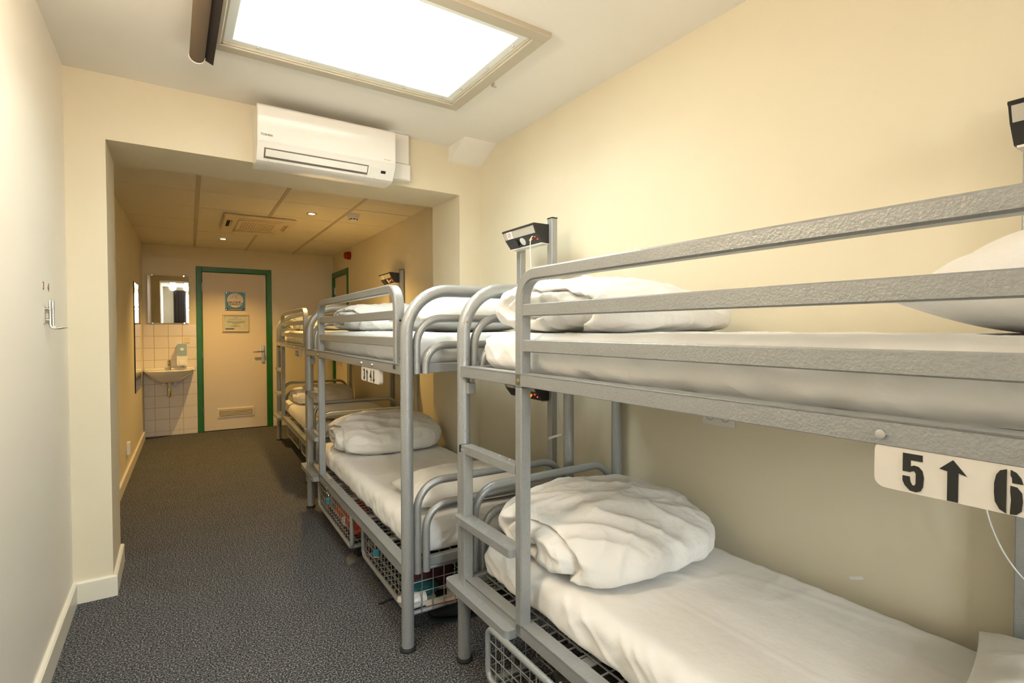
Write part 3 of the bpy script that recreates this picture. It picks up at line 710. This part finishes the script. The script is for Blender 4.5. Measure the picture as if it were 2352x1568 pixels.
def mattress(name,label,k,z0,seed,dens):
    X,Y,H=.375,.985,.073
    V,F=grid_box(int(38*dens),int(98*dens),int(9*dens));out=[];r=.045
    for (a,b,c) in V:
        p=Vector((a*X,b*Y,c*H));q=Vector((max(-X+r,min(X-r,p.x)),max(-Y+r,min(Y-r,p.y)),max(-H+r,min(H-r,p.z))))
        d=p-q
        if d.length>0:
            n=d.normalized();p=q+n*r
        else:n=Vector((0,0,1))
        s=seed*7.3
        side=1-abs(n.z)**2 if d.length>0 else 0
        low=max(0,-c*.5+.5)
        # gathers on the sides, faint drags and ironing creases on the top
        along=p.y if abs(n.x)>abs(n.y) else p.x
        gath=nz_(along*16+s,p.z*5,s)*.007+ridge(along*7+p.z*9+s,p.z*3,s+4)*.007+max(0,ridge(along*11-p.z*16,p.z*4+s,s+7)-.55)*.016
        top=nz_(p.x*3+s,p.y*3,s)*.006+max(0,ridge(p.x*5+s,p.y*1.6,s+2)-.8)*.016+max(0,ridge(p.x*1.5+s,p.y*6,s+9)-.86)*.014
        top+=.0022*math.exp(-((p.x+.11)/.006)**2)+.0018*math.exp(-((p.y-.15)/.006)**2)+.0018*math.exp(-((p.x-.16)/.006)**2)
        p=p+n*(gath*side+top*(1-side))
        if c<-.6: p.z+=.010*nz_(along*9,s,1)*side
        if abs(n.x)>.3 or abs(n.y)>.3: p+=Vector((n.x,n.y,0))*(.008*math.sin((c*.5+.5)*PI))
        out.append(p)
    m=MB().add(out,F);me=m.mesh('sheeted_mattress',M['sheet'],80)
    (lx,ly,lz),rz=BEDS[k];o=put(name,me,None,bedpt(k,.432,1.035,z0+H),(0,0,rz));return tag(o,label,'mattress',group='white sheeted mattresses')
def duvet(label,k,c,size,seed,res=1,taper=0,spiral=1,rz=0,lean=0):
    X,Y,H=size[0]/2,size[1]/2,size[2]
    V,F=grid_box(int(56*res),int(56*res),int(24*res));out=[];s=seed*3.7
    for (a,b,cc) in V:
        n=3.2;L=(abs(a)**n+abs(b)**n+abs(cc)**n)**(1/n)
        m_=max(abs(a),abs(b),abs(cc));a,b,cc=a/L*m_,b/L*m_,cc/L*m_
        h=.5*(cc+1)
        prof=(1-.42*max(0,-b)**1.5*(1+taper)-.16*max(0,b)**2)*(1-.12*a*a)+.06*nz_(a*2+s,b*2,s)
        x=a*X*(1+.05*nz_(b*2,h*2,s+3)-.05*(1-h));y=b*Y*(1+.06*nz_(a*2+s,h*2,1)-.04*(1-h))+lean*h*a;z=h*H*max(.35,prof)
        # pulled folds over the roll, pinched pleats toward the open end
        w1=ridge(x*4+s,y*9+x*5,z*4+s);w2=ridge(x*9,y*14+s,z*8);amp=.010*(.3+h)
        d=w1*amp*1.25+max(0,w2-.4)*.009
        nv=Vector((a/X*.3,b/Y*.3,(cc+.15)/H*.6)).normalized()
        p=Vector((x,y,z))+nv*d*(1 if cc>-.9 else 0)
        if spiral and a<-.45:
            f=min(1,(-a-.45)/.4);yy,zz=(y-.10*Y)/Y,(z-.42*H)/(.5*H);rr_=math.hypot(yy,zz);th=math.atan2(zz,yy)
            ph=(rr_*1.7-th/(2*PI)+.35)%1.0;ph=min(ph,1-ph)
            if rr_<1.05: p.x+=f*(.050*math.exp(-(ph/.10)**2)+.045*math.exp(-(rr_/.25)**2))
            p.x-=f*.012*ridge(y*14,z*20,s)
        if p.z<.0:p.z=0
        out.append(p)
    me=MB().add(out,F).mesh('folded_duvet',M['duvet'],80)
    o=put('folded_duvet',me,None,bedpt(k,*c),(0,0,BEDS[k][1]+rz));return tag(o,label,'duvet',group='folded white duvets')
def pillow(label,k,c,seed,size=(.62,.44,.15),rz=0,tilt=0,res=36):
    X,Y,T=size[0]/2,size[1]/2,size[2];V=[];F=[];s=seed*5.1
    n=res
    def pt(u,v,sg):
        e=max(0,(1-abs(u)**2.6)*(1-abs(v)**2.6))**.55
        px=X*u*(1-.07*(1-abs(v)**2)*abs(u));py=Y*v*(1-.09*(1-abs(u)**2)*abs(v))
        wr=.006*ridge(px*9+s,py*9,s)+.008*nz_(px*5,py*5+s,s)
        z=e*T*(.68 if sg>0 else .32)*sg+(wr*min(1,e*2) if sg>0 else 0)
        return (px,py,z)
    for sg in(1,-1):
        for i in range(n+1):
            for j in range(n+1): V.append(pt(2*i/n-1,2*j/n-1,sg))
    N=(n+1)**2
    for i in range(n):
        for j in range(n):
            a=i*(n+1)+j;F.append((a,a+n+1,a+n+2,a+1));F.append((N+a,N+a+1,N+a+n+2,N+a+n+1))
    import bmesh
    m=bpy.data.meshes.new('pillow');m.from_pydata(V,[],F);b=bmesh.new();b.from_mesh(m);bmesh.ops.remove_doubles(b,verts=b.verts,dist=.0008);bmesh.ops.recalc_face_normals(b,faces=b.faces);b.to_mesh(m);b.free()
    m.polygons.foreach_set('use_smooth',[True]*len(m.polygons));m.materials.append(M['duvet'])
    p=bedpt(k,*c);o=put('pillow',m,None,(p[0],p[1],p[2]+T*.32),(tilt,0,BEDS[k][1]+rz));return tag(o,label,'pillow',group='white pillows')
Z_UP,Z_LO=1.203,.361;MT=.147
mattress('mattress','white sheeted mattress on the nearest upper bunk','B',Z_UP,1,1.5)
mattress('mattress','white sheeted mattress on the nearest lower bunk','B',Z_LO,2,1.8)
mattress('mattress','white sheeted mattress on the upper bunk numbered 3','A',Z_UP,3,1)
mattress('mattress','white sheeted mattress on the lower bunk under plate 3 and 4','A',Z_LO,4,1.2)
mattress('mattress','white sheeted mattress on the farthest upper bunk','Z',Z_UP,5,.7)
mattress('mattress','white sheeted mattress on the farthest lower bunk','Z',Z_LO,6,.7)
zu,zl=Z_UP+MT,Z_LO+MT
duvet('long folded white duvet on the nearest upper bunk by its ladder','B',(.42,1.69,zu-.006),(.72,.80,.205),1,1.6,taper=.3)
duvet('folded white duvet with rolled end on the nearest lower bunk','B',(.43,1.71,zl-.006),(.76,.68,.225),2,1.8)
duvet('folded white duvet behind the guard rail numbered 3','A',(.44,1.45,zu-.006),(.72,1.05,.185),3,1.1,taper=.1)
duvet('crumpled white duvet at the ladder end of the lower bunk numbered 4','A',(.44,1.65,zl-.006),(.76,.68,.24),4,1.3)
duvet('folded white duvet on the farthest upper bunk','Z',(.42,1.55,zu-.006),(.68,.75,.17),5,.7)
duvet('folded white duvet on the farthest lower bunk','Z',(.42,1.60,zl-.006),(.70,.60,.19),6,.8)
pillow('white pillow on the nearest upper bunk at the picture edge','B',(.50,.39,zu-.005),1,(.66,.56,.215),rz=.05,res=48)
pillow('white pillow on the nearest lower bunk at the picture corner','B',(.56,.42,zl-.005),2,(.60,.46,.12),rz=.12,res=48)
pillow('plump white pillow at the near end of the upper bunk numbered 3','A',(.44,.32,zu-.005),3,(.68,.46,.19))
pillow('white pillow behind the foot rails of the lower bunk numbered 4','A',(.42,.32,zl-.005),4,(.66,.44,.15),rz=-.1)
pillow('white pillow at the near end of the farthest upper bunk','Z',(.44,.32,zu-.005),5,(.64,.44,.15))
pillow('white pillow at the near end of the farthest lower bunk','Z',(.44,.34,zl-.005),6,(.66,.44,.14))

# ------------------------------------------------------------------ reading light stands
def light_stand(label,k,y0,y1,boxes,xoff=.90,over=0):
    p=bedpt(k,xoff,(y0+y1)/2);o=thing('reading_light_stand',label,'bed lamp',p,BEDS[k][1],'reading light stands behind the bunks')
    h=(y1-y0)/2
    for y in(-h,h):
        MB().box(-.018,.018,y-.022,y+.022,0,1.955,.002).build('post',M['steel'],o)
        MB().box(-.0185,.0185,y-.0225,y+.0225,1.955,1.960).build('post_cap',M['black'],o)
    MB().box(-.002,.010,-h+.022,h-.022,1.83,1.945,.001).build('back_board',M['plate'],o)
    for zt in boxes:
        yl,yr=h+over,-h+.005
        hs=MB();hs.prism([(-.018,zt),(-.118,zt),(-.121,zt-.006),(-.113,zt-.012),(-.098,zt-.05),(-.060,zt-.098),(-.018,zt-.100)],(yr,yl),'xzy')
        b=hs.build('light_housing',M['black'],o)
        MB().prism([(-.1145,zt-.010),(-.109,zt-.030),(-.1005,zt-.050),(-.0985,zt-.049),(-.112,zt-.009)],(yr+.012,yl-.006),'xzy').build('silver_panel',M['silver'],b)
        MB().prism([(-.062,zt-.099),(-.018,zt-.101),(-.018,zt-.107),(-.062,zt-.105)],(yr+.006,yl-.006),'xzy').build('bottom_lip',M['white'],b)
        def fp(t): return (-.0985+.037*t,zt-.050-.047*t)
        nx,nzv=-.786,-.618;rot=(0,math.atan2(.037,.047)+0,0)
        for (yy,r_,m_,nm,th) in((.075,.021,M['black'],'socket_ring',.010),(.01,.022,M['lens'],'lamp_lens',.004)):
            x_,z_=fp(.5);q=MB();cpt=Vector((x_,yy,z_));d=Vector((nx,0,nzv));q.tube([cpt-d*.002,cpt+d*th],r_,24);q.build(nm,m_,b)
        x_,z_=fp(.45);MB().box(-.004,.004,-.006,.006,-.015,.015,.001).build('switch',M['orangeled'],b,(x_,-.075,z_),(0,.666,0))
        for (yy,t_) in((-.115,.35),(-.125,.62)):
            x_,z_=fp(t_);q=MB();cpt=Vector((x_,yy,z_));d=Vector((nx,0,nzv));q.tube([cpt-d*.002,cpt+d*.003],.0028,10);q.build('indicator',M['redled'],b)
        s_=MB().prism([(-.1152,zt-.011),(-.1097,zt-.030),(-.1012,zt-.049),(-.1005,zt-.049),(-.1145,zt-.011)],(.08,.135),'xzy').build('sticker',M['trimwhite'],b)
        ring=MB();cpt=Vector((-.1105,.108,zt-.030));u=Vector((0,1,0));v=Vector((.40,0,-.92)).normalized();pr=[]
        for a in range(25): t=a/24*2*PI;pr.append(cpt+u*.013*math.cos(t)+v*.013*math.sin(t))
        ring.tube(pr,.0011,6,False);ring.tube([cpt+u*.009+v*.009,cpt-u*.009-v*.009],.0011,6);ring.build('no_smoking_symbol',M['orange'],s_)
    return o
light_stand('grey reading light stand with a white charging cable, beside the bunk numbered 3','A',.19,.50,(1.925,1.075),.895,.02)
light_stand('grey reading light stand at the right picture edge beside the nearest bunk','B',.285,.60,(1.925,1.075),.872,.03)
light_stand('distant reading light stand beside the farthest bunk','Z',.14,.46,(1.925,1.075),.905,.05)
def cable(label,pts,r=.0022):
    P=[Vector(p) for p in pts];out=[]
    for i in range(len(P)-1):
        p0=P[max(i-1,0)];p1=P[i];p2=P[i+1];p3=P[min(i+2,len(P)-1)]
        for k in range(8):
            t=k/8;out.append(.5*((2*p1)+(p2-p0)*t+(2*p0-5*p1+4*p2-p3)*t*t+(3*p1-p0-3*p2+p3)*t**3))
    out.append(P[-1]);o=MB().tube(out,r,8).build('charging_cable',M['cable']);return tag(o,label,'cable')
cable('thin white cable plugged into the upper reading light of bunk 3',[bedpt('A',.79,.22,1.858),bedpt('A',.775,.22,1.84),bedpt('A',.77,.215,1.76),bedpt('A',.77,.20,1.62),bedpt('A',.77,.19,1.50),bedpt('A',.76,.20,1.405)])
cable('white cable hanging behind the lower bunk beside the round back post',[bedpt('A',.85,.085,1.10),bedpt('A',.85,.075,.95),bedpt('A',.86,.055,.85),bedpt('A',.86,.045,.80)])
cable('white cable curving down the wall at the right picture edge',[bedpt('B',.84,.67,1.10),bedpt('B',.84,.685,.95),bedpt('B',.835,.66,.82),bedpt('B',.83,.60,.72),bedpt('B',.82,.5,.66),bedpt('B',.80,.42,.60)])
zt_=MB().box(-.003,.003,-.06,.06,-.006,.006,.001).build('cable_tag',M['cable'],None,bedpt('A',.85,.10,.80),(math.radians(-20),0,0));tag(zt_,'small white plastic tag on the hanging cable','tag')

# ------------------------------------------------------------------ wire storage baskets
def basket_mesh(y0,y1,x0=.0,x1=.74):
    fr=MB();wi=MB();z0,z1=.115,.30;r=.0115
    for x in(x0,x1):
        loop=rpath([(x,y0+.2,z1),(x,y0,z1),(x,y0,z0),(x,y1,z0),(x,y1,z1),(x,y0+.2,z1)],.035,5);fr.tube(loop,r,10)
    for y in(y0,y1):
        for z in(z0,): fr.tube([(x0,y,z),(x1,y,z)] if False else [(x0,y+(.02 if y==y0 else -.02),z-.0),(x1,y+(.02 if y==y0 else -.02),z)],r*.9,8)
        fr.tube([(x0,y+(.02 if y==y0 else -.02),z1),(x1,y+(.02 if y==y0 else -.02),z1)],r*.8,8)
    def wire(a,b): wi.tube([a,b],.0021,5,False)
    ny=int((y1-y0)/.05);nx=int((x1-x0)/.05);zs=[z0+.045,z0+.092,z0+.139]
    for x in(x0,x1):
        for i in range(1,ny): y=y0+i*(y1-y0)/ny;wire((x,y,z0),(x,y,z1))
        for z in zs: wire((x,y0,z),(x,y1,z))
    for y in(y0+.006,y1-.006):
        for i in range(1,nx): x=x0+i*(x1-x0)/nx;wire((x,y,z0),(x,y,z1))
        for z in zs: wire((x0,y,z),(x1,y,z))
    for i in range(1,ny): y=y0+i*(y1-y0)/ny;wire((x0,y,z0),(x1,y,z0))
    for i in range(1,nx): x=x0+i*(x1-x0)/nx;wire((x,y0,z0+.004),(x,y1,z0+.004))
    hb=MB();ym=y0+(y1-y0)*.60
    hb.tube(rpath([(x0-.006,ym+.05,z1-.005),(x0-.006,ym+.05,z1-.075),(x0-.006,ym-.05,z1-.075),(x0-.006,ym-.05,z1-.005)],.006,3),.003,6)
    CS=[]
    for y in(y0+.1,y1-.1):
        for x in(x0+.06,x1-.06): cas=MB();CS.append(cas);cas.lathe([(.022,-.008),(.022,.008)],14,(x,y,.0225),'x');cas.box(x-.012,x+.012,y-.012,y+.012,.03,z0-.004)
    return [('tube_frame',fr.mesh('tube_frame',M['steel'])),('wire_mesh',wi.mesh('wire_mesh',M['wire'])),('hasp',hb.mesh('hasp',M['wire']))]+[('caster',c_.mesh('caster',M['rubber'])) for c_ in CS]
BK1,BK2=basket_mesh(-.37,.36),basket_mesh(-.44,.44)
def basket(label,k,x,y,parts):
    o=thing('wire_basket',label,'basket',bedpt(k,x,y),BEDS[k][1],'wire storage baskets under the bunks')
    for nm,me in parts:
        q=put(nm,me,o)
        if nm=='wire_mesh': q['kind']='stuff'
basket('wire basket half pulled out under the nearest bunk beside its step','B',-.06,1.355,BK2)
basket('wire basket under the picture-edge end of the nearest bunk','B',-.02,.40,BK1)
basket('wire basket with the teal pouch and book, under bunk 4 nearest the camera','A',.03,.41,BK1)
basket('wire basket with the red bag, under bunk 4 near its ladder','A',-.002,1.325,BK2)
basket('dark wire basket under the farthest bunk near its ladder','Z',.06,1.325,BK2)
basket('dark wire basket under the farthest bunk at its near end','Z',.06,.41,BK1)
def padlock(label,k,x,y,z,rz=.3):
    o=thing('padlock',label,'padlock',bedpt(k,x,y,z),BEDS[k][1]+rz,'padlocks on the wire baskets')
    MB().box(-.009,.009,-.017,.017,-.045,-.008,.003).build('body',M['blue'],o);MB().box(-.0095,.0095,-.016,.016,-.05,-.043,.002).build('base_plate',M['brass'],o)
    MB().tube(rpath([(0,-.011,-.01),(0,-.011,.02),(0,.011,.02),(0,.011,-.01)],.0105,6),.003,8).build('shackle',M['chrome'],o)
    MB().tube([(0,.011*math.cos(a/12*2*PI),.034+.016*math.sin(a/12*2*PI)) for a in range(13)],.003,6,False).build('chain_link',M['chrome'],o)
    MB().tube([(.009*math.cos(a/12*2*PI),0,.054+.014*math.sin(a/12*2*PI)) for a in range(13)],.003,6,False).build('chain_link',M['chrome'],o)
padlock('blue padlock on the basket holding the red bag','A',-.018,1.42,.265)
padlock('blue and brass padlock on the basket holding the teal pouch','A',.012,.47,.265,.9)
padlock('padlock on the pulled out basket of the nearest bunk','B',-.078,1.36,.285)

# ------------------------------------------------------------------ things in and under the baskets
def blob(name,label,cat,loc,size,m,seed,rz=0,res=16,rough=.25,n=2.6):
    V,F=grid_box(res,res,res);out=[]
    for (a,b,c) in V:
        L=(abs(a)**n+abs(b)**n+abs(c)**n)**(1/n);mm=max(abs(a),abs(b),abs(c));a,b,c=a/L*mm,b/L*mm,c/L*mm
        f=1+rough*.5*nz_(a*1.7+seed,b*1.7,c*1.7)+rough*.4*(ridge(a*3+seed,b*3,c*3)-.5)
        out.append((a*size[0]/2*f,b*size[1]/2*f,max(0,(c+1)*size[2]/2*f)))
    o=MB().add(out,F).build(name,m,None,loc,(0,0,rz),80);return tag(o,label,cat)
ZB=.123
blob('cloth_bag','red patterned cloth bag in the basket under bunk 4','bag',bedpt('A',.10,1.08,ZB),(.16,.26,.165),M['red'],1)
blob('shirt','orange and red bundled shirt in the basket under bunk 4','clothing',bedpt('A',.12,1.36,ZB),(.18,.22,.10),M['orange'],2)
blob('shirt','dark bundled clothes filling the basket under bunk 4','clothing',bedpt('A',.45,1.3,ZB),(.45,.7,.16),M['shirt'],3)
blob('trainer_shoe','small white trainer in the basket under bunk 4','shoe',bedpt('A',.06,1.24,ZB),(.06,.10,.05),M['white'],4,n=3,rough=.1)
blob('shirt','dark clothes at the back of the basket with the teal pouch','clothing',bedpt('A',.52,.50,ZB),(.40,.42,.15),M['shirt'],5)
blob('pouch','maroon fabric pouch behind the teal pouch in the basket','bag',bedpt('A',.20,.22,ZB+.005),(.20,.18,.155),M['maroon'],6)
blob('pouch','teal fabric pouch in the basket behind the foot posts','bag',bedpt('A',.12,.13,ZB+.025),(.14,.10,.06),M['teal'],7,rough=.12)
blob('orange_pouch','orange bundle at the back of the basket behind the foot rails','bag',bedpt('A',.40,.17,ZB+.03),(.14,.10,.12),M['orange'],8)
jr=thing('cosmetic_jar','round white cosmetic jar lying in the basket by the post','jar',bedpt('A',.075,.085,ZB+.034),0)
MB().lathe([(.030,-.03),(.033,-.025),(.033,.012)],22,axis='x').build('jar_body',M['white'],jr);MB().lathe([(.034,.012),(.034,.034),(.031,.036)],22,axis='x').build('lid',M['white'],jr)
tb=thing('cream_tube','white tube with a blue band in the basket by the post','tube',bedpt('A',.05,.16,ZB),.5)
MB().prism([(-.025,0),(.025,0),(.02,.022),(-.02,.022)],(-.05,.03),'xzy').build('tube_body',M['white'],tb);MB().box(-.026,.026,-.03,-.012,.0,.0235).build('blue_band',M['signblue'],tb)
bo=thing('book','cream paperback book with dark cover print in the basket','book',bedpt('A',.23,.085,ZB),-.12)
MB().box(-.12,.12,-.035,.10,.003,.026,.001).build('pages',M['paper'],bo);MB().box(-.122,.122,-.037,.102,.026,.029).build('cover',M['bookcover'],bo);MB().box(-.122,.122,-.037,.102,0,.003).build('cover',M['redp'],bo)
q=MB();q.prism([(-.07,-.03),(-.02,-.03),(.0,.03),(-.06,.04)],(.029,.0297),'xyz');q.prism([(.02,.0),(.09,.02),(.07,.07),(.03,.06)],(.029,.0297),'xyz');q.build('cover_print',M['ink'],bo)
blob('shirt','dark clothes in the pulled out basket of the nearest bunk','clothing',bedpt('B',.22,1.30,ZB),(.42,.6,.13),M['shirt'],9)
blob('shirt','dark rucksack cloth in the picture-edge basket of the nearest bunk','clothing',bedpt('B',.35,.4,ZB),(.5,.5,.15),M['shirt'],10)
blob('towel','olive green cloth in the farthest bunk basket','towel',bedpt('Z',.10,1.0,ZB),(.10,.18,.15),M['olive'],11)
blob('shirt','dark clothes in the farthest bunk basket','clothing',bedpt('Z',.4,1.4,ZB),(.5,.6,.15),M['shirt'],12)
def shoe(label,X,Y,rz,m,ms):
    o=thing('shoe',label,'shoe',(X,Y,0),rz)
    ol=[]
    for k in range(24):
        a=2*PI*k/24;y=math.sin(a)*.135;x=math.cos(a)*(.046 if y>0 else .036);ol.append((x,y))
    MB().prism(ol,(.0,.006),'xyz').build('sole',ms,o);MB().prism([(a*.97,b*.97) for a,b in ol],(.006,.018),'xyz').build('midsole',M['rubber'],o)
    V,F=grid_box(12,20,8);out=[]
    for (a,b,c) in V:
        n=2.4;L=(abs(a)**n+abs(b)**n+abs(c)**n)**(1/n);mm=max(abs(a),abs(b),abs(c));a,b,c=a/L*mm,b/L*mm,c/L*mm
        hgt=.085-.045*max(0,min(1,(b+.1)/.9));out.append((a*.041,b*.130,.016+(c+1)/2*hgt))
    MB().add(out,F).build('upper',m,o)
M['tealsole']=mat('teal sole edge',(.015,.07,.08),.6)
shoe('black shoe with a teal sole edge under the foot of bunk 4',1.12,2.18,1.25,M['darkshoe'],M['tealsole'])
shoe('dark shoe deeper under the foot of bunk 4',1.20,2.34,1.2,M['darkshoe'],M['rubber'])
sl=thing('flip_flop','grey sandal on the carpet between the two baskets','shoe',(.94,3.10,.006),-.9)
ol=[]
for k in range(24):
    a=2*PI*k/24;y=math.sin(a)*.13;x=math.cos(a)*(.05 if y<0 else .04);ol.append((x,y))
MB().prism(ol,(-.006,.016),'xyz').build('sole',M['greyshoe'],sl);MB().tube(rpath([(-.04,.0,.012),(0,-.08,.035),(.04,.0,.012)],.02,4),.006,8).build('strap',M['rubber'],sl)
st_=MB().box(-.06,.06,-.008,.008,0,.004,.001).build('strap',M['rubber'],None,(.90,2.50,0),(0,0,.15));tag(st_,'black strap trailing on the carpet under bunk 4','strap')
